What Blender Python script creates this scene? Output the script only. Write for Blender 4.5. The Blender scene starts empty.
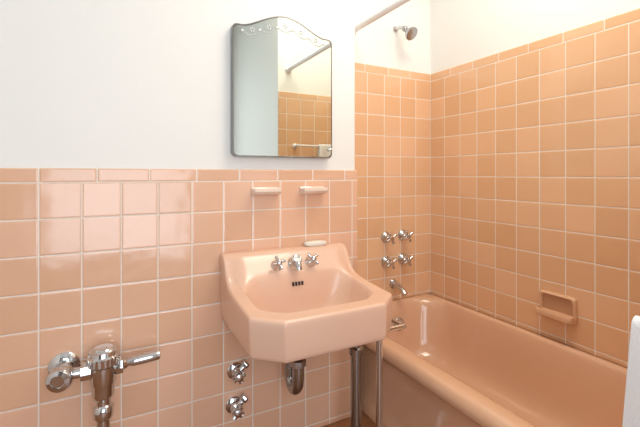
import bpy, math, random
from mathutils import Vector, Matrix
random.seed(3)
scene = bpy.context.scene
COL = scene.collection
H = 1.04          # eye height
YA = 1.42         # sink wall face
YE = 1.716        # alcove end wall face
XR = 1.618        # tub long wall face
XJ = 0.922        # end of sink wall
YN = 0.25         # near alcove wall

# ---------------------------------------------------------------- materials
def newmat(name):
    m = bpy.data.materials.new(name); m.use_nodes = True
    nt = m.node_tree
    return m, nt, nt.nodes['Principled BSDF']

def simple(name, col, rough=0.4, metal=0.0, coat=0.0, noise=0.0, nscale=8.0, bump=0.0, bscale=40.0, crough=0.04):
    m, nt, p = newmat(name)
    p.inputs['Base Color'].default_value = (*col, 1)
    p.inputs['Roughness'].default_value = rough
    p.inputs['Metallic'].default_value = metal
    p.inputs['Coat Weight'].default_value = coat
    p.inputs['Coat Roughness'].default_value = crough
    tc = nt.nodes.new('ShaderNodeTexCoord')
    if noise > 0:
        n = nt.nodes.new('ShaderNodeTexNoise'); n.inputs['Scale'].default_value = nscale
        n.inputs['Detail'].default_value = 4
        nt.links.new(tc.outputs['Object'], n.inputs['Vector'])
        r = nt.nodes.new('ShaderNodeMixRGB')
        r.inputs[1].default_value = (*[c*(1-noise) for c in col], 1)
        r.inputs[2].default_value = (*[min(1, c*(1+noise)) for c in col], 1)
        nt.links.new(n.outputs['Fac'], r.inputs[0])
        nt.links.new(r.outputs[0], p.inputs['Base Color'])
    if bump > 0:
        n = nt.nodes.new('ShaderNodeTexNoise'); n.inputs['Scale'].default_value = bscale
        n.inputs['Detail'].default_value = 5
        nt.links.new(tc.outputs['Object'], n.inputs['Vector'])
        b = nt.nodes.new('ShaderNodeBump'); b.inputs['Strength'].default_value = 1
        b.inputs['Distance'].default_value = bump
        nt.links.new(n.outputs['Fac'], b.inputs['Height'])
        nt.links.new(b.outputs[0], p.inputs['Normal'])
    return m

def tile_mat(name, axis, u0, vtop, base, grout, tilt=0.022, pitch=0.11, trim=0.043, trimw=0.152):
    m, nt, p = newmat(name)
    N, L = nt.nodes, nt.links
    def M(op, a, b=None, c=None):
        n = N.new('ShaderNodeMath'); n.operation = op
        for i, v in enumerate((a, b, c)):
            if v is None: continue
            if isinstance(v, (int, float)): n.inputs[i].default_value = v
            else: L.new(v, n.inputs[i])
        return n.outputs[0]
    tc = N.new('ShaderNodeTexCoord'); sp = N.new('ShaderNodeSeparateXYZ')
    L.new(tc.outputs['Object'], sp.inputs[0])
    u = sp.outputs[axis]; v = sp.outputs[2]
    vt = vtop - trim
    istrim = M('GREATER_THAN', v, vt)
    pu = M('ADD', pitch, M('MULTIPLY', istrim, trimw-pitch))
    uu = M('DIVIDE', M('SUBTRACT', u, u0), pu)
    fu = M('FRACT', uu); cu = M('FLOOR', uu)
    du = M('MULTIPLY', M('SUBTRACT', 0.5, M('ABSOLUTE', M('SUBTRACT', fu, 0.5))), pu)
    vv = M('DIVIDE', M('SUBTRACT', vt, v), pitch)
    fv = M('FRACT', vv); cv = M('FLOOR', vv)
    dv0 = M('MULTIPLY', M('SUBTRACT', 0.5, M('ABSOLUTE', M('SUBTRACT', fv, 0.5))), pitch)
    dvt = M('ABSOLUTE', M('SUBTRACT', v, vt))
    dv = M('ADD', M('MULTIPLY', istrim, dvt), M('MULTIPLY', M('SUBTRACT', 1.0, istrim), dv0))
    d = M('MINIMUM', du, dv)
    mr = N.new('ShaderNodeMapRange'); mr.interpolation_type = 'SMOOTHSTEP'
    L.new(d, mr.inputs[0]); mr.inputs[1].default_value = 0.0012; mr.inputs[2].default_value = 0.0024
    mask = mr.outputs[0]
    mr2 = N.new('ShaderNodeMapRange'); mr2.interpolation_type = 'SMOOTHSTEP'
    L.new(d, mr2.inputs[0]); mr2.inputs[1].default_value = 0.0014; mr2.inputs[2].default_value = 0.006
    mr2.inputs[4].default_value = 0.0008
    cb = N.new('ShaderNodeCombineXYZ'); L.new(cu, cb.inputs[0]); L.new(cv, cb.inputs[1]); L.new(istrim, cb.inputs[2])
    wn = N.new('ShaderNodeTexWhiteNoise'); wn.noise_dimensions = '3D'; L.new(cb.outputs[0], wn.inputs['Vector'])
    sc = N.new('ShaderNodeSeparateColor'); L.new(wn.outputs['Color'], sc.inputs[0])
    t1 = M('MULTIPLY', M('SUBTRACT', sc.outputs[0], 0.5), M('MULTIPLY', fu, pitch*tilt))
    t2 = M('MULTIPLY', M('SUBTRACT', sc.outputs[1], 0.5), M('MULTIPLY', fv, pitch*tilt))
    nz = N.new('ShaderNodeTexNoise'); nz.inputs['Scale'].default_value = 16; nz.inputs['Detail'].default_value = 1
    L.new(tc.outputs['Object'], nz.inputs['Vector'])
    t3 = M('MULTIPLY', nz.outputs['Fac'], 0.0014)
    h = M('ADD', M('ADD', mr2.outputs[0], M('MULTIPLY', M('ADD', t1, t2), 1.0)), t3)
    bp = N.new('ShaderNodeBump'); bp.inputs['Strength'].default_value = 1; bp.inputs['Distance'].default_value = 1.0
    L.new(h, bp.inputs['Height']); L.new(bp.outputs[0], p.inputs['Normal'])
    mv = N.new('ShaderNodeMixRGB')
    mv.inputs[1].default_value = (base[0]*0.94, base[1]*0.92, base[2]*0.88, 1)
    mv.inputs[2].default_value = (min(1, base[0]*1.05), base[1]*1.07, base[2]*1.11, 1)
    L.new(sc.outputs[2], mv.inputs[0])
    mx = N.new('ShaderNodeMixRGB'); L.new(mask, mx.inputs[0])
    mx.inputs[1].default_value = (*grout, 1); L.new(mv.outputs[0], mx.inputs[2])
    L.new(mx.outputs[0], p.inputs['Base Color'])
    L.new(M('SUBTRACT', 0.75, M('MULTIPLY', mask, 0.62)), p.inputs['Roughness'])
    p.inputs['Specular IOR Level'].default_value = 0.8
    return m

GROUT = (0.88, 0.82, 0.74)
VT_A = 1.057; VT_E = 1.62
CE = (0.80, 0.487, 0.280)
m_tileA = tile_mat('peach_tile_sink_wall', 0, -0.2045, VT_A, (0.80, 0.485, 0.325), GROUT)
m_tileE = tile_mat('peach_tile_end_wall', 0, XR, VT_E, CE, GROUT)
m_tileR = tile_mat('peach_tile_long_wall', 1, YE, VT_E, CE, GROUT)
m_plaster = simple('white_plaster', (0.88, 0.88, 0.85), 0.55, bump=0.0012, bscale=9)
m_ceil = simple('ceiling_paint', (0.86, 0.86, 0.84), 0.7, noise=0.02)
m_floor = simple('brown_floor', (0.30, 0.13, 0.055), 0.4, noise=0.35, nscale=25)
m_added_door = simple('dark_wood', (0.10, 0.055, 0.035), 0.35, noise=0.3, nscale=12)
m_pink = simple('peach_enamel', (0.78, 0.505, 0.37), 0.24, coat=0.3, noise=0.015, nscale=3, crough=0.22)
m_tub = simple('peach_tub_enamel', (0.73, 0.44, 0.28), 0.13, coat=0.5, noise=0.02, nscale=3)
m_cer = simple('pale_peach_ceramic', (0.83, 0.66, 0.55), 0.18, coat=0.4, noise=0.02, nscale=20)
m_cerE = simple('tan_ceramic', (0.72, 0.43, 0.255), 0.18, coat=0.4, noise=0.02, nscale=20)
m_cerD = simple('ceramic_painted_shade', (0.55, 0.30, 0.175), 0.3, noise=0.1, nscale=20)  # tan ceramic with the shade of the recess put into its colour
m_chrome = simple('chrome', (0.62, 0.63, 0.65), 0.08, metal=1.0, noise=0.03, nscale=30)
m_chrome_old = simple('worn_chrome', (0.38, 0.38, 0.39), 0.2, metal=1.0, noise=0.12, nscale=60)
m_satin = simple('satin_chrome', (0.45, 0.46, 0.48), 0.22, metal=0.95, noise=0.05, nscale=50)
m_frame = simple('darkened_chrome', (0.30, 0.30, 0.30), 0.2, metal=1.0, noise=0.1, nscale=60)
m_dark = simple('dark_hole', (0.03, 0.02, 0.02), 0.6)
m_mirror = simple('mirror_glass', (0.74, 0.78, 0.72), 0.01, metal=1.0)
m_etch = simple('frosted_etching', (0.90, 0.92, 0.91), 0.6)
m_etch2 = simple('etching_outline', (0.30, 0.34, 0.33), 0.6)
m_soap = simple('soap', (0.86, 0.80, 0.70), 0.45, noise=0.05, nscale=40)
m_towel = simple('white_terry', (0.88, 0.88, 0.88), 0.95, bump=0.0012, bscale=300)
m_white = simple('white_enamel', (0.93, 0.93, 0.94), 0.55, noise=0.01)
m_glass = simple('window_pane', (0.75, 0.82, 0.9), 0.1, noise=0.02)

# ---------------------------------------------------------------- geometry helpers
class G:
    def __init__(s): s.v = []; s.f = []
    def add(s, vs, fs):
        o = len(s.v); s.v += [Vector(a) for a in vs]; s.f += [tuple(i+o for i in f) for f in fs]
        return s
    def rings(s, rings, close=True, cap0=False, cap1=False):
        n = len(rings[0]); vs = [p for r in rings for p in r]; fs = []
        for k in range(len(rings)-1):
            for i in range(n if close else n-1):
                j = (i+1) % n
                fs.append((k*n+i, k*n+j, (k+1)*n+j, (k+1)*n+i))
        if cap0: fs.append(tuple(range(n-1, -1, -1)))
        if cap1: fs.append(tuple((len(rings)-1)*n+i for i in range(n)))
        return s.add(vs, fs)
    def lathe(s, prof, origin, axis, seg=32, sx=1.0):
        axis = Vector(axis).normalized(); o = Vector(origin)
        ref = Vector((0, 0, 1)) if abs(axis.z) < 0.9 else Vector((1, 0, 0))
        a = axis.cross(ref).normalized(); b = axis.cross(a).normalized()
        rs = []
        for r, h in prof:
            r = max(r, 1e-5)
            rs.append([o+axis*h+(a*math.cos(t)+b*math.sin(t))*r for t in [2*math.pi*i/seg for i in range(seg)]])
        return s.rings(rs, cap0=True, cap1=True)
    def cyl(s, p0, p1, r, r1=None, seg=24, b=None):
        p0 = Vector(p0); p1 = Vector(p1); L = (p1-p0).length; r1 = r if r1 is None else r1
        b = min(r, r1)*0.15 if b is None else b
        return s.lathe([(r-b, 0), (r, b), (r1, L-b), (r1-b, L)], p0, p1-p0, seg)
    def ball(s, c, r, axis=(0, 0, 1), sq=1.0, seg=20):
        pr = [(r*math.sin(math.pi*k/12), -r*sq*math.cos(math.pi*k/12)) for k in range(13)]
        return s.lathe(pr, c, axis, seg)
    def tube(s, pts, r, seg=16, sub=6, smooth=True):
        pts = [Vector(p) for p in pts]
        if smooth and len(pts) > 2:
            P = [pts[0]*2-pts[1]]+pts+[pts[-1]*2-pts[-2]]; out = []
            for i in range(1, len(P)-2):
                for k in range(sub):
                    t = k/sub; p0, p1, p2, p3 = P[i-1], P[i], P[i+1], P[i+2]
                    out.append(0.5*((2*p1)+(p2-p0)*t+(2*p0-5*p1+4*p2-p3)*t*t+(3*p1-p0-3*p2+p3)*t**3))
            out.append(pts[-1]); pts = out
        t0 = (pts[1]-pts[0]).normalized()
        ref = Vector((0, 0, 1)) if abs(t0.z) < 0.9 else Vector((1, 0, 0))
        a = t0.cross(ref).normalized(); rs = []
        n = len(pts)
        for i, p in enumerate(pts):
            t = (pts[min(i+1, n-1)]-pts[max(i-1, 0)]).normalized()
            a = (a-t*a.dot(t)).normalized(); b = t.cross(a)
            rr = r[i*(len(r)-1)//(n-1)] if isinstance(r, (list, tuple)) else r
            rs.append([p+(a*math.cos(w)+b*math.sin(w))*rr for w in [2*math.pi*k/seg for k in range(seg)]])
        return s.rings(rs, cap0=True, cap1=True)
    def box(s, lo, hi):
        x0, y0, z0 = lo; x1, y1, z1 = hi
        vs = [(x0,y0,z0),(x1,y0,z0),(x1,y1,z0),(x0,y1,z0),(x0,y0,z1),(x1,y0,z1),(x1,y1,z1),(x0,y1,z1)]
        return s.add(vs, [(0,3,2,1),(4,5,6,7),(0,1,5,4),(1,2,6,5),(2,3,7,6),(3,0,4,7)])

BASE = {}
def thing(name, base, label, category, group=None):
    e = bpy.data.objects.new(name, None); e.location = base; e.empty_display_size = 0.05
    COL.objects.link(e); e['label'] = label; e['category'] = category
    if group: e['group'] = group
    BASE[e.name] = Vector(base); return e

def mk(name, g, mat, parent=None, base=None, smooth=True, bevel=0, subd=0, label=None, category=None, kind=None, group=None, bseg=3):
    if parent is not None: b = BASE[parent.name]
    else: b = Vector(base) if base is not None else Vector((0, 0, 0))
    me = bpy.data.meshes.new(name)
    me.from_pydata([v-b for v in g.v], [], g.f); me.validate()
    import bmesh
    bm = bmesh.new(); bm.from_mesh(me); bmesh.ops.recalc_face_normals(bm, faces=bm.faces); bm.to_mesh(me); bm.free()
    me.materials.append(mat)
    o = bpy.data.objects.new(name, me); COL.objects.link(o)
    if parent is not None:
        o.parent = parent
    else: o.location = b
    BASE[o.name] = b
    if smooth:
        for p in me.polygons: p.use_smooth = True
    if bevel:
        md = o.modifiers.new('bevel', 'BEVEL'); md.width = bevel; md.segments = bseg; md.limit_method = 'ANGLE'
        md.angle_limit = math.radians(40); md.harden_normals = True
        for p in me.polygons: p.use_smooth = True
    if subd:
        md = o.modifiers.new('subd', 'SUBSURF'); md.levels = subd; md.render_levels = subd
    elif smooth and not bevel:
        try: me.set_sharp_from_angle(angle=math.radians(38))
        except Exception: pass
    if label: o['label'] = label
    if category: o['category'] = category
    if kind: o['kind'] = kind
    if group: o['group'] = group
    return o

def rpoly(corners, radii, karc=4, mside=6):
    """rounded polygon (2D) with fixed topology"""
    n = len(corners); C = [Vector(c) for c in corners]
    if isinstance(radii, (int, float)): radii = [radii]*n
    arcs = []
    for i in range(n):
        p = C[i]; a = (C[i-1]-p).normalized(); b = (C[(i+1) % n]-p).normalized()
        ang = a.angle(b); r = radii[i]; t = r/math.tan(ang/2)
        s = p+a*t; e = p+b*t
        c = p+(a+b).normalized()*(r/math.sin(ang/2))
        a0 = s-c; a1 = e-c; tot = a0.angle_signed(a1) if r > 1e-6 else 0
        pts = []
        for k in range(karc+1):
            f = k/karc; w = -tot*f
            pts.append(c+Vector((a0.x*math.cos(w)-a0.y*math.sin(w), a0.x*math.sin(w)+a0.y*math.cos(w))))
        arcs.append(pts)
    out = []
    for i in range(n):
        out += arcs[i]
        s = arcs[i][-1]; e = arcs[(i+1) % n][0]
        for k in range(1, mside): out.append(s.lerp(e, k/mside))
    return out

# ---------------------------------------------------------------- room shell
ZC = 2.45
XL = -0.95; YB = -1.05
def structure(name, lo, hi, mat, bevel=0):
    return mk(name, G().box(lo, hi), mat, smooth=False, bevel=bevel, kind='structure')
structure('floor', (XL-0.1, YB-0.1, -0.05), (XR+0.12, YE+0.1, 0), m_floor)
structure('ceiling', (XL-0.1, YB-0.1, ZC), (XR+0.12, YE+0.1, ZC+0.05), m_ceil)
structure('wall_back', (XL-0.1, YA+0.009, 0), (XJ-0.006, YE+0.1, ZC), m_plaster, 0.004)
structure('wall_alcove_end', (XJ-0.006, YE+0.009, 0), (XR+0.12, YE+0.1, ZC), m_plaster)
structure('wall_right', (XR+0.009, YN-0.13, 0), (XR+0.12, YE+0.009, ZC), m_plaster)
structure('wall_alcove_near', (1.005, YB, 0), (XR+0.009, YN-0.009, ZC), m_plaster, 0.004)
structure('wall_left', (XL-0.1, YB, 0), (XL, YA+0.009, ZC), m_plaster)
structure('wall_front', (XL-0.1, YB-0.1, 0), (XR+0.12, YB, ZC), m_plaster)
structure('trim_1', (XL, YA, 0), (XJ+.003, YA+0.0095, VT_A), m_tileA, 0.006)
structure('trim_2', (XJ-0.02, YE, 0.345), (XR+.0094, YE+0.0095, VT_E), m_tileE, 0.005)
structure('trim_3', (XR, YN-.009, 0.345), (XR+0.0095, YE+.0094, VT_E-.0003), m_tileR, 0.005)
structure('trim_4', (1.005, YN-0.0095, 0.345), (XR+.009, YN, VT_E), m_tileE, 0.005)
structure('added_dark_door_1', (XL-.002, -.85, 0.005), (XL+.035, -.05, 2.03), m_added_door, 0.004)  # added out of view to give the chrome something dark to reflect

# unseen daylight window, made tall so the lower tiles reflect it, on the wall facing the sink
WX0, WX1, WZ0, WZ1 = -0.50, 0.60, 0.30, 2.0
g = G()
for lo, hi in [((WX0-.06,YB,WZ0-.06),(WX0,YB+.04,WZ1+.06)),((WX1,YB,WZ0-.06),(WX1+.06,YB+.04,WZ1+.06)),
               ((WX0,YB,WZ0-.06),(WX1,YB+.04,WZ0)),((WX0,YB,WZ1),(WX1,YB+.04,WZ1+.06)),
               ((WX0,YB,(WZ0+WZ1)/2-.02),(WX1,YB+.03,(WZ0+WZ1)/2+.02))]:
    g.box(lo, hi)
win = mk('window_1', g, m_white, smooth=False, kind='structure')
g = G().box((WX0, YB+.002, WZ0), (WX1, YB+.008, WZ1))
wp = mk('window_pane', g, m_glass, parent=win, smooth=False)

# ---------------------------------------------------------------- bathtub
TX0, TX1, TY0, TY1, TZ = 0.940, XR-0.002, YN+0.003, YE-0.002, 0.355
def rect(x0, y0, x1, y1, r, z):
    return [Vector((p.x, p.y, z)) for p in rpoly([(x0, y0), (x1, y0), (x1, y1), (x0, y1)], r, 8, 10)]
g = G()
T = []
def outer(i, z, r=0.012): T.append(rect(TX0+i, TY0+i*.2, TX1-i*.2, TY1-i*.2, r, z))
outer(.020, 0.0); outer(.020, .04); outer(.045, .06); outer(.045, .255); outer(.034, .285); outer(.010, .298); outer(.001, .308); outer(0, .324); outer(.006, .341); outer(.020, TZ-.003, .02)
T.append(rect(TX0+.042, TY0+.05, TX1-.028, TY1-.025, .09, TZ+.001))
T.append(rect(TX0+.074, TY0+.07, TX1-.038, TY1-.035, .14, TZ))
T.append(rect(TX0+.087, TY0+.08, TX1-.045, TY1-.042, .155, TZ-.010))
T.append(rect(TX0+.095, TY0+.10, TX1-.052, TY1-.050, .165, TZ-.034))
T.append(rect(TX0+.106, TY0+.14, TX1-.066, TY1-.064, .17, TZ-.11))
T.append(rect(TX0+.122, TY0+.20, TX1-.086, TY1-.086, .17, TZ-.205))
T.append(rect(TX0+.145, TY0+.26, TX1-.110, TY1-.112, .16, TZ-.262))
T.append(rect(TX0+.183, TY0+.33, TX1-.152, TY1-.160, .13, TZ-.290))
T.append(rect(TX0+.22, TY0+.42, TX1-.20, TY1-.24, .08, TZ-.298))
g.rings(T, cap1=True)
tub = thing('bathtub', ((TX0+TX1)/2, (TY0+TY1)/2, 0), 'peach enamelled built-in bathtub with rolled front rim against tiled walls', 'bathtub')
mk('tub_body', g, m_tub, parent=tub, subd=1)
g = G().lathe([(.034, 0), (.034, .004), (.028, .009), (.008, .011), (.006, .008), (0, .008)], (1.33, TY1-.068, .245), (0, -1, .12))
mk('overflow_plate', g, m_chrome, parent=tub, label='round chrome overflow plate')
g = G().lathe([(.03, 0), (.03, .003), (.024, .005), (.02, .002), (0, .002)], (1.33, TY1-.29, TZ-.298), (0, 0, 1))
mk('drain', g, m_chrome, parent=tub, label='round chrome drain')

# ---------------------------------------------------------------- sink
SX, RZ, BS = 0.584, 0.632, 0.123
XH, YF, CH = .253, -.423, .080
ZP = [(-.42, 0), (-.30, .004), (-.22, .012), (-.165, .022), (-.135, .034), (-.11, .053), (-.088, .080), (-.070, .104), (-.056, .118), (-.040, BS), (0.01, BS)]
ZS = [(-.42, 0), (-.30, .004), (-.20, .012), (-.15, .018), (-.12, .026), (-.098, .040), (-.082, .062), (-.068, .088), (-.055, .108), (-.043, .119), (-.030, BS), (0.01, BS)]
def interp(P, y):
    for (a, za), (b, zb) in zip(P, P[1:]):
        if y <= b: return za+(zb-za)*(y-a)/(b-a)
    return P[-1][1]
def zt(y, x=0.0):
    y = max(-.42, min(0, y))
    t = max(0, min(1, (abs(x)-.185)/(.240-.185))); t = t*t*(3-2*t)
    return interp(ZP, y)*(1-t)+interp(ZS, y)*t
def sring(xh, yb, yf, ch, rb, rf, z, w=1.0):
    cs = [(-xh, yb), (-xh, yf+ch*.9), (-xh+ch, yf), (xh-ch, yf), (xh, yf+ch*.9), (xh, yb)]
    return [Vector((SX+p.x, YA-.001+p.y, RZ+z+w*zt(p.y, p.x))) for p in rpoly(cs, [rb, rf, rf, rf, rf, rb], 4, 22)]
S = []
S.append(sring(.03, -.17, -.22, .01, .008, .008, -.137, 0))
S.append(sring(.11, -.10, -.30, .03, .02, .02, -.130, 0))
S.append(sring(.19, -.05, -.36, .05, .03, .03, -.104, 0))
S.append(sring(XH-.026, -.02, YF+.020, CH-.01, .01, .012, -.083, .1))
S.append(sring(XH-.019, -.01, YF+.013, CH-.008, .01, .010, -.114, .0))
S.append(sring(XH-.009, 0, YF+.005, CH-.003, .008, .010, -.117, .0))
S.append(sring(XH-.004, 0, YF+.001, CH, .008, .011, -.112, .0))
S.append(sring(XH-.001, 0, YF, CH, .008, .012, -.05, .4))
S.append(sring(XH, 0, YF, CH, .008, .012, -.010, 1))
S.append(sring(XH-.002, 0, YF+.002, CH, .010, .013, -.0035, 1))
S.append(sring(XH-.007, -.003, YF+.007, CH-.001, .012, .013, 0, 1))
OUT = (XH-.007, -.003, YF+.007, CH-.001, .012, .013)
INN = (XH-.045, -.112, YF+.058, .068, .052, .062)
for t in (.12, .22, .32, .42, .50, .60, .72, .84, .94, 1.0):
    q = [a+(b-a)*t for a, b in zip(OUT, INN)]
    S.append(sring(q[0], q[1], q[2], q[3], q[4], q[5], .0005 if t < 1 else -.0008, 1))
S.append(sring(XH-.049, -.116, YF+.063, .067, .054, .062, -.005, 1))
S.append(sring(XH-.055, -.121, YF+.070, .066, .056, .062, -.016, .95))
S.append(sring(XH-.066, -.128, YF+.083, .064, .058, .062, -.040, .7))
S.append(sring(XH-.085, -.138, YF+.104, .060, .056, .058, -.066, .35))
S.append(sring(XH-.114, -.151, YF+.132, .050, .045, .045, -.087, .1))
S.append(sring(XH-.160, -.168, YF+.167, .030, .030, .03, -.098, 0))
S.append(sring(XH-.21, -.185, YF+.198, .012, .008, .008, -.1035, 0))
S.append(sring(.015, -.195, -.212, .004, .002, .002, -.105, 0))
g = G().rings(S, cap0=True, cap1=True)
sink = thing('sink', (SX, YA-.2, 0), 'peach enamelled wall sink with chamfered corners and chrome leg', 'sink')
mk('basin', g, m_pink, parent=sink, subd=1)

def cross(g, o, ax, L=.032, r=.0075, rot=0.3, hub=.012):
    ax = Vector(ax).normalized(); ref = Vector((0, 0, 1)) if abs(ax.z) < .9 else Vector((1, 0, 0))
    a = ax.cross(ref).normalized(); b = ax.cross(a).normalized(); o = Vector(o)
    g.lathe([(hub*.8, -.012), (hub, -.008), (hub, .006), (hub*.85, .011), (hub*.4, .014), (0, .0145)], o, ax, 24)
    for k in range(4):
        w = rot+k*math.pi/2; d = a*math.cos(w)+b*math.sin(w)
        g.lathe([(r*.75, 0), (r*.7, L*.5), (r*.95, L*.8), (r, L*.92), (r*.8, L), (0, L*1.03)], o, d, 14)

def tap(parent, name, o, ax, L=.03, S=1.0, rot=.3, long=.045, label='chrome tap with cross handle'):
    o = Vector(o); ax = Vector(ax).normalized()
    g = G().lathe([(.026*S, -.010), (.026*S, .003), (.023*S, .008), (.016*S, .015), (.012*S, .024), (.012*S, long*.7), (.009*S, long*.75), (.009*S, long)], o, ax, 28)
    b = mk(name, g, m_chrome, parent=parent, label=label)
    g = G(); cross(g, o+ax*(long+.006), ax, L, .0075*S, rot, .012*S)
    mk('cross_handle', g, m_chrome, parent=b)
    return b
fy = YA-.089; fz = RZ+zt(-.088)+.001
fax = (0, -.82, .57)
tap(sink, 'tap', (SX-.068, fy, fz-.008), fax, .026, .9, .25, .026)
tap(sink, 'tap', (SX+.068, fy, fz-.008), fax, .026, .9, .6, .026)
g = G().lathe([(.024, -.010), (.024, .004), (.020, .009), (.016, .016), (.016, .026), (.019, .030), (.019, .040), (.015, .044), (0, .045)], (SX, fy, fz-.004), fax, 28)
g.tube([(SX, fy-.012, fz+.006), (SX, fy-.035, fz+.004), (SX, fy-.046, fz-.008), (SX, fy-.048, fz-.018)], .012)
mk('spout', g, m_chrome, parent=sink, label='short stubby chrome spout')
g = G()
for k in range(4):
    x = SX-.018+k*.012
    g.box((x-.0035, YA-.131, RZ+.004), (x+.0035, YA-.112, RZ+.018))
mk('overflow_slots', g, m_dark, parent=sink, smooth=False, bevel=.002, label='dark overflow slots')
g = G().lathe([(.022, 0), (.022, .003), (.017, .004), (.014, .001), (0, .001)], (SX, YA-.2, RZ-.105), (0, 0, 1))
mk('drain', g, m_chrome, parent=sink)
# trap
tx, ty = SX-.014, YA-.16
g = G()
g.cyl((tx, ty, RZ-.11), (tx, ty, RZ-.26), .0165)
g.lathe([(.020, 0), (.026, .002), (.026, .020), (.021, .024)], (tx, ty, RZ-.200), (0, 0, 1), 8)
g.tube([(tx, ty, RZ-.25), (tx, ty, RZ-.31), (tx, ty+.008, RZ-.345), (tx, ty+.036, RZ-.365), (tx, ty+.064, RZ-.345), (tx, ty+.072, RZ-.305), (tx, ty+.08, RZ-.265), (tx, ty+.105, RZ-.25), (tx, ty+.16, RZ-.25)], .0215, 20)
g.lathe([(.022, 0), (.030, .002), (.030, .022), (.022, .026)], (tx, ty, RZ-.268), (0, 0, 1), 8)
g.lathe([(.04, 0), (.04, .003), (.03, .01), (.024, .014)], (tx, YA-.001, RZ-.25), (0, -1, 0), 28)
mk('trap', g, m_chrome_old, parent=sink, label='worn chrome drain trap')
# legs
g = G().cyl((.800, 1.095, 0), (.800, 1.095, RZ-.085), .0115)
g.lathe([(.022, 0), (.022, .006), (.014, .016), (.0105, .03)], (.800, 1.095, 0), (0, 0, 1))
g.lathe([(.0105, 0), (.015, .004), (.015, .024), (.0105, .028)], (.800, 1.095, RZ-.150), (0, 0, 1))
mk('leg', g, m_chrome, parent=sink, label='slim chrome leg')
g = G().cyl((.79, 1.225, 0), (.79, 1.225, RZ-.24), .0205)
g.cyl((.79, 1.225, RZ-.25), (.79, 1.225, RZ-.08), .0155)
g.lathe([(.0205, 0), (.026, .003), (.026, .026), (.016, .031)], (.79, 1.225, RZ-.262), (0, 0, 1))
g.lathe([(.034, 0), (.034, .006), (.026, .016), (.0205, .03)], (.79, 1.225, 0), (0, 0, 1))
mk('leg', g, m_chrome_old, parent=sink, label='thick adjustable chrome leg with collar')
zb_ = RZ-.132
g = G().cyl((.80, 1.095, zb_), (.905, 1.095, zb_), .0085)
g.cyl((.905, 1.0865, zb_), (.905, 1.37, zb_), .0085)
g.cyl((.79, 1.36, zb_), (.905, 1.36, zb_), .0085)
g.cyl((.79, 1.36, zb_-.005), (.79, 1.36, RZ-.09), .0085)
mk('towel_bar', g, m_chrome, parent=sink, label='straight chrome side towel bar')

# soap on the back ledge
g = G()
pts = []
for k, (s, z) in enumerate([(.80, 0), (.97, .004), (1, .009), (.95, .014), (.75, .017), (.3, .018)]):
    pts.append([Vector((SX+.122+s*.050*math.copysign(abs(math.cos(w))**.7, math.cos(w)), YA-.027+s*.021*math.copysign(abs(math.sin(w))**.7, math.sin(w)), RZ+BS+z)) for w in [2*math.pi*i/32 for i in range(32)]])
g.rings(pts, cap0=True, cap1=True)
mk('soap_bar', g, m_soap, base=(SX+.122, YA-.027, RZ+BS), label='cream bar of soap on the sink back ledge', category='soap')

# ---------------------------------------------------------------- shut-off valves
def stop_valve(name, x, z, rot):
    t = thing(name, (x, YA, z), 'chrome supply shut-off valve mounted on tiled wall', 'valve', 'sink shut-off valves')
    g = G().lathe([(.030, -.0), (.030, .004), (.024, .009), (.015, .012), (.015, .022), (.019, .024), (.019, .036), (.013, .040), (.009, .042), (.009, .05)], (x, YA, z), (0, -1, 0), 24)
    g.cyl((x, YA-.028, z), (x+.035, YA-.028, z+.03), .010)
    g.lathe([(.012, 0), (.014, .003), (.014, .016), (.012, .019)], (x+.024, YA-.028, z+.0206), (.76, 0, .65), 6)
    mk('valve_body', g, m_chrome, parent=t)
    g = G(); cross(g, (x, YA-.055, z), (0, -1, .0), .023, .011, rot, .015)
    mk('cross_handle', g, m_chrome, parent=t)
stop_valve('shutoff_valve', .388, H-.722, .4)
stop_valve('shutoff_valve', .383, H-.846, .9)

# ---------------------------------------------------------------- flush valve
fyv = 1.352
fx, fzv = -.034, H-.574
fl = thing('flush_valve', (fx, YA, 0), 'chrome flush valve with side lever mounted on tiled wall', 'flush valve')
g = G().lathe([(.019, -.40), (.019, -.165), (.024, -.163), (.028, -.157), (.028, -.130), (.024, -.124), (.020, -.120), (.020, -.105), (.027, -.100), (.031, -.090), (.032, -.060), (.036, -.052), (.036, -.004), (.040, .000)], (fx, fyv, fzv), (0, 0, 1), 36)
def knurl(g, prof, o, ax, rk, seg=48, dep=.95):
    ax = Vector(ax).normalized(); ref = Vector((0, 0, 1)) if abs(ax.z) < .9 else Vector((1, 0, 0))
    aa = ax.cross(ref).normalized(); bb = ax.cross(aa); o = Vector(o)
    g.rings([[o+ax*h+(aa*math.cos(w)+bb*math.sin(w))*max(1e-5, r*(1 if (i % 2 == 0 or r < rk) else dep)) for i, w in enumerate([2*math.pi*k/seg for k in range(seg)])] for r, h in prof], cap0=True, cap1=True)
knurl(g, [(.040, .000), (.045, .003), (.045, .026), (.039, .030), (.037, .042), (.030, .045), (.026, .050), (.010, .053), (0, .053)], (fx, fyv, fzv), (0, 0, 1), .044, 56, .96)
g.lathe([(.0195, 0), (.03, 0), (.03, .008), (.0195, .014)], (fx, fyv, fzv-.40), (0, 0, 1), 28)
mk('valve_body', g, m_chrome, parent=fl)
g = G().cyl((fx, fyv, 0), (fx, fyv, fzv-.39), .019)
g.lathe([(.045, 0), (.045, .004), (.03, .014), (.0195, .018)], (fx, fyv, 0), (0, 0, 1), 28)
mk('flush_pipe', g, m_chrome, parent=fl)
sx = -.140; zz_ = fzv-.012
g = G().lathe([(.042, 0), (.042, .004), (.034, .012), (.024, .016), (.022, .05)], (sx, YA, zz_), (0, -1, 0), 32)
g.lathe([(0, -.030), (.020, -.028), (.026, -.020), (.027, .02), (.020, .026), (.016, .03), (.016, .10)], (sx, fyv, zz_), (1, 0, 0), 28)
g.lathe([(.022, .046), (.027, .048), (.027, .074), (.022, .078)], (sx, fyv, zz_), (1, 0, 0), 8)
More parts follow.
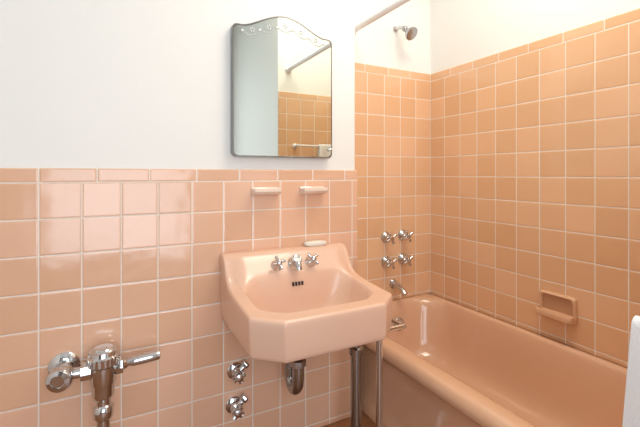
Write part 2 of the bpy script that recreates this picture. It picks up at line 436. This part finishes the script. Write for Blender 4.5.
knurl(g, [(.024, 0), (.033, .004), (.034, .006), (.034, .018), (.030, .023), (.018, .026), (.016, .022), (0, .022)], (sx, fyv-.012, zz_), (-.25, -1, 0), .032)
mk('control_stop', g, m_chrome, parent=fl)
lz = fzv-.014
g = G().lathe([(.020, .025), (.027, .034), (.027, .052), (.022, .056)], (fx, fyv, lz), (1, 0, .03), 8)
g.lathe([(.019, .054), (.016, .060), (.012, .066)], (fx, fyv, lz), (1, 0, .03), 24)
g.lathe([(.0115, .055), (.0120, .070), (.0145, .080), (.0155, .10), (.0150, .150), (.0130, .158), (.006, .161), (0, .161)], (fx, fyv, lz), (1, 0, .05), 20)
mk('lever', g, m_chrome, parent=fl)

# ---------------------------------------------------------------- bath taps, spout, shower
def bath_tap(x, z):
    t = thing('bath_tap', (x, YE, z), 'chrome bath tap with cross handle mounted on tiled alcove wall', 'tap', 'bath taps')
    g = G().lathe([(.031, -.002), (.031, .003), (.027, .009), (.017, .016), (.013, .024), (.013, .032), (.009, .035), (.009, .046)], (x, YE, z), (0, -1, 0), 28)
    a = mk('escutcheon', g, m_chrome, parent=t)
    g = G(); cross(g, (x, YE-.052, z), (0, -1, 0), .034, .009, .5, .014)
    b = mk('cross_handle', g, m_chrome, parent=t)
    return t, a, b
t0, a0, b0 = bath_tap(1.296, H-.342)
for x, z in [(1.410, H-.338), (1.296, H-.474), (1.410, H-.470)]:
    t = t0.copy(); t.location = (x, YE, z); COL.objects.link(t); BASE[t.name] = Vector((x, YE, z))
    for c in (a0, b0):
        k = c.copy(); k.parent = t; COL.objects.link(k)
bx = 1.348
sp = thing('bath_spout', (bx, YE, H-.61), 'chrome bath spout projecting from tiled wall above the tub', 'spout')
g = G().lathe([(.026, 0), (.026, .004), (.020, .01), (.016, .02)], (bx, YE, H-.602), (0, -1, 0), 28)
g.tube([(bx, YE-.01, H-.602), (bx, YE-.045, H-.606), (bx, YE-.075, H-.618), (bx, YE-.098, H-.636)], [.015, .016, .0165, .016], 20)
mk('spout_body', g, m_chrome, parent=sp)
sh = thing('shower', (bx, YE, H+.80), 'chrome shower head on short arm projecting from alcove wall', 'shower')
zc = H+.800; sbx = 1.370
g = G().lathe([(.018, 0), (.018, .003), (.013, .010), (.010, .014)], (sbx, YE+.009, zc), (0, -1, 0), 28)
g.tube([(sbx, YE, zc), (sbx, YE-.03, zc-.003), (sbx, YE-.05, zc-.010), (sbx, YE-.07, zc-.022)], .010)
mk('arm', g, m_chrome, parent=sh)
g = G().ball((sbx, YE-.072, zc-.024), .0160)
g.lathe([(.011, 0), (.013, .016), (.019, .028), (.029, .041), (.036, .052), (.036, .061), (.032, .064), (0, .064)], (sbx, YE-.072, zc-.024), (0.18, -.74, -.66), 32)
mk('spray_head', g, m_satin, parent=sh, label='dark satin chrome spray head')

# shower curtain rod
rx, rz = 1.085, H+.740
rod = thing('shower_curtain_rod', (rx, (YE+YN)/2, rz), 'white metal shower curtain rod spanning the tub alcove', 'curtain rod')
g = G().cyl((rx, YN-.008, rz), (rx, YE+.008, rz), .0145)
mk('rod', g, m_white, parent=rod)
for y, d in [(YE+.009, -1), (YN-.009, 1)]:
    g = G().lathe([(.028, 0), (.028, .004), (.022, .012), (.0155, .018), (.0145, .020)], (rx, y, rz), (0, d, 0), 28)
    mk('flange', g, m_white, parent=rod)

# ---------------------------------------------------------------- soap/tooth-brush shelves on sink wall
def shelf(name, xc, zc, w=.110):
    g = G()
    prof = [(0, .014), (-.005, .014), (-.010, .008), (-.030, .006), (-.036, .010), (-.041, .008), (-.042, -.002), (-.036, -.010), (-.020, -.015), (-.006, -.018), (0, -.018)]
    xs = [(-.5, .80), (-.485, .94), (-.46, 1), (0, 1), (.46, 1), (.485, .94), (.5, .80)]
    rs = [[Vector((xc+x*w, YA-.0005+y*s, zc+z*s)) for y, z in prof] for x, s in xs]
    g.rings(rs, cap0=True, cap1=True)
    return mk(name, g, m_cer, base=(xc, YA, zc), bevel=0, label='small pale peach ceramic shelf set into wall tiles', category='ceramic shelf', group='ceramic wall shelves')
s1 = shelf('ceramic_shelf', .503, H-.064)
s2 = s1.copy(); s2.location = (.703, YA, H-.064); COL.objects.link(s2)

# soap dish on long wall
yc, zc = .975, H-.545
sd = thing('soap_dish', (XR, yc, zc), 'tan ceramic soap dish with painted-shade recess set in tiled wall', 'soap dish')
def yzring(hy, hz, x, r, dz=0):
    return [Vector((x, yc+p.x, zc+dz+p.y)) for p in rpoly([(-hy, -hz), (hy, -hz), (hy, hz), (-hy, hz)], r, 4, 4)]
g = G().rings([yzring(.075, .052, XR, .010), yzring(.075, .052, XR-.008, .010), yzring(.073, .050, XR-.014, .012), yzring(.069, .046, XR-.017, .014), yzring(.065, .042, XR-.015, .016), yzring(.063, .040, XR-.009, .016), yzring(.061, .038, XR-.001, .012)], cap0=True, cap1=True)
mk('dish_frame', g, m_cerE, parent=sd)
g = G().rings([yzring(.061, .038, XR-.002, .012), yzring(.061, .038, XR-.004, .012)], cap0=True, cap1=True)
mk('dish_recess', g, m_cerD, parent=sd, label='recessed back of the dish, darker with painted-in shade')
g = G()
prof = [(0, -.004), (-.022, -.010), (-.032, -.002), (-.040, -.002), (-.044, -.010), (-.041, -.026), (-.022, -.036), (0, -.036)]
rs = [[Vector((XR-.003+a*s, yc+y*.152, zc-.018+b*s)) for a, b in prof] for y, s in [(-.5, .70), (-.49, .85), (-.46, .97), (-.42, 1), (0, 1), (.42, 1), (.46, .97), (.49, .85), (.5, .70)]]
g.rings(rs, cap0=True, cap1=True)
mk('dish_tray', g, m_cerE, parent=sd)

# ---------------------------------------------------------------- mirror
MX0, MX1, MZ0, MZ1 = .373, .788, H+.064, H+.550
mxc, mhw = (MX0+MX1)/2, (MX1-MX0)/2
def moutline(off, y):
    pts = []; r = .018
    def crn(cx, cz, a0, a1):
        for k in range(5):
            a = math.radians(a0+(a1-a0)*k/4); pts.append(Vector((cx+(r)*math.cos(a), y, cz+(r)*math.sin(a))))
    x0, x1, z0 = MX0+off, MX1-off, MZ0+off
    crn(x0+r, z0+r, 180, 270); 
    for k in range(1, 8): pts.append(Vector((x0+r+(x1-x0-2*r)*k/8, y, z0)))
    crn(x1-r, z0+r, 270, 360)
    for k in range(1, 10): pts.append(Vector((x1, y, z0+r+(MZ1-off-r-z0-r)*k/10)))
    crn(x1-r, MZ1-off-r, 0, 90)
    for k in range(1, 40):
        t = 1-2*k/40; x = mxc+t*(mhw-off-r)
        s = abs(t); hgt = .058*(0.5*(1+math.cos(math.pi*min(1, s/0.90))))**.75
        pts.append(Vector((x, y, MZ1-off+hgt)))
    crn(x0+r, MZ1-off-r, 90, 180)
    for k in range(1, 10): pts.append(Vector((x0, y, MZ1-off-r-(MZ1-off-r-z0-r)*k/10)))
    return pts
mir = thing('mirror', (mxc, YA+.009, MZ0), 'arched chrome-framed medicine cabinet mirror on white wall', 'mirror')
PY = YA+.009
g = G().rings([moutline(.004, PY), moutline(.0, PY-.004), moutline(0, PY-.026), moutline(.001, PY-.028), moutline(.005, PY-.028), moutline(.006, PY-.026)], cap0=True)
mk('mirror_frame', g, m_frame, parent=mir)
g = G().add(moutline(.0058, PY-.0265), [tuple(range(len(moutline(0, 0))))])
mk('mirror_glass', g, m_mirror, parent=mir, smooth=False)
g = G(); g2 = G()
ye = PY-.0268
def dot(x, z, r):
    g2.lathe([(r+.0016, 0), (r+.0016, .0002)], (x, ye, z), (0, -1, 0), 8)
    g.lathe([(r, .0002), (r, .0006)], (x, ye, z), (0, -1, 0), 8)
for k in range(56):
    t = -1+2*k/55; x = mxc+t*.170
    zz = MZ1+.037*(0.5*(1+math.cos(math.pi*min(1, abs(t)))))-.016*abs(math.cos(t*math.pi*2.5))-.022
    dot(x, zz, .0018 if k % 11 else .0044)
for s in (-2, -1, 0, 1, 2):
    for k in range(5):
        a = k*math.pi*.4+.3; x = mxc+s*.066+math.cos(a)*.0070
        z = MZ1-.014+.037*(0.5*(1+math.cos(math.pi*abs(s)*.066/.17)))+math.sin(a)*.0070
        dot(x, z-.004, .0026)
mk('mirror_etching', g, m_etch, parent=mir, smooth=False, label='frosted scalloped dot etching')
mk('etching_outline', g2, m_etch2, parent=mir, smooth=False, label='grey outline of the etched dots')
g = G().lathe([(.004, 0), (.004, .004), (.006, .007), (.006, .011), (.004, .013), (0, .014)], (MX1-.012, PY-.027, MZ0+.035), (0, -1, 0), 20)
mk('knob', g, m_chrome, parent=mir)

# ---------------------------------------------------------------- towel bar on near alcove wall (seen in the mirror)
tb = thing('towel_rail', (1.33, YN, H+.2), 'white towel rail on tiled alcove wall', 'towel rail')
g = G().cyl((1.12, YN+.06, H+.20), (1.54, YN+.06, H+.20), .007)
mk('rail', g, m_white, parent=tb)
for x in (1.13, 1.53):
    g = G().lathe([(.018, 0), (.018, .005), (.009, .012), (.008, .06), (.010, .066), (0, .068)], (x, YN, H+.20), (0, 1, 0), 20)
    mk('bracket', g, m_white, parent=tb)
def towel(name, p, along, side, L, front, back, rad, label, folds=3, flare=0.0, thick=.012, amp=.006):
    p = Vector(p); along = Vector(along); side = Vector(side); n = 28
    prof = []
    for k in range(12): prof.append((rad, -front+front*k/12, 1-k/12))
    for k in range(9):
        a = math.pi*k/8; prof.append((rad*math.cos(a), rad*math.sin(a), 0))
    for k in range(1, 13): prof.append((-rad, -back*k/12, k/12))
    def surf(extra):
        rs = []
        for i in range(n+1):
            t = i/n; r = []
            for s, z, w in prof:
                wav = amp*w*math.sin(t*math.pi*2*folds+w)
                sc = (rad+extra)/rad
                r.append(p+along*(t*L+flare*w*t)+side*(s*sc+wav)+Vector((0, 0, z if z < 0 else z*sc)))
            rs.append(r)
        return rs
    o, i_ = surf(thick), surf(0)
    rings = [a+b[::-1] for a, b in zip(o, i_)]
    g = G().rings(rings, cap0=True, cap1=True)
    return mk(name, g, m_towel, base=p, label=label, category='towel')
towel('towel', (1.29, YN+.06, H+.20), (1, 0, 0), (0, 1, 0), .20, .30, .28, .0085, 'white terry towel folded over the wall rail on tiled wall', 2.5, .0, .006, .02)

# swing rail on the end of the alcove wall with a white towel beside the tub
RX = .868
rk = thing('swing_towel_rail', (1.005, .10, .757), 'chrome swing-out towel rail fixed to the white wall', 'towel rail')
g = G().cyl((RX, -.06, .755), (RX, .370, .755), .007)
g.cyl((RX, .19, .755), (1.005, .19, .755), .006)
g.cyl((RX, -.05, .755), (1.005, -.05, .755), .006)
for y in (.19, -.05):
    g.lathe([(.022, 0), (.022, .005), (.012, .012), (.006, .014)], (1.005, y, .755), (-1, 0, 0), 20)
mk('rail_arm', g, m_chrome, parent=rk)
towel('towel', (RX, .215, .757), (0, 1, 0), (1, 0, 0), .163, .62, .60, .0085, 'white terry towel hanging over the rail beside the tub', 1, 0.045, .008)

# ---------------------------------------------------------------- lights
def area(name, loc, rot, sx_, sy_, power, col):
    l = bpy.data.lights.new(name, 'AREA'); l.shape = 'RECTANGLE'; l.size = sx_; l.size_y = sy_; l.energy = power; l.color = col
    o = bpy.data.objects.new(name, l); o.location = loc; o.rotation_euler = rot; COL.objects.link(o); return o
area('window_daylight', ((WX0+WX1)/2, YB+.05, (WZ0+WZ1)/2), (math.radians(90), 0, 0), WX1-WX0, WZ1-WZ0, 24, (.80, .90, 1.0))
area('alcove_fill', (1.05, .75, ZC-.02), (0, 0, 0), .7, .7, 16, (1.0, .92, .79))  # added warm fill without a fixture, set over the tub to brighten the alcove
w = bpy.data.worlds.new('world'); scene.world = w; w.use_nodes = True
w.node_tree.nodes['Background'].inputs[0].default_value = (.8, .85, .9, 1)
w.node_tree.nodes['Background'].inputs[1].default_value = .5

# ---------------------------------------------------------------- camera
cam = bpy.data.cameras.new('camera'); cam.sensor_width = 36; cam.lens = 391/640*36
cam.shift_y = -(213.5-174)/640; cam.clip_start = .01
co = bpy.data.objects.new('camera', cam); co.location = (0, 0, H)
co.rotation_euler = (math.radians(90), 0, math.radians(-27.55)); COL.objects.link(co)
scene.camera = co
scene.view_settings.view_transform = 'Standard'
scene.view_settings.look = 'None'
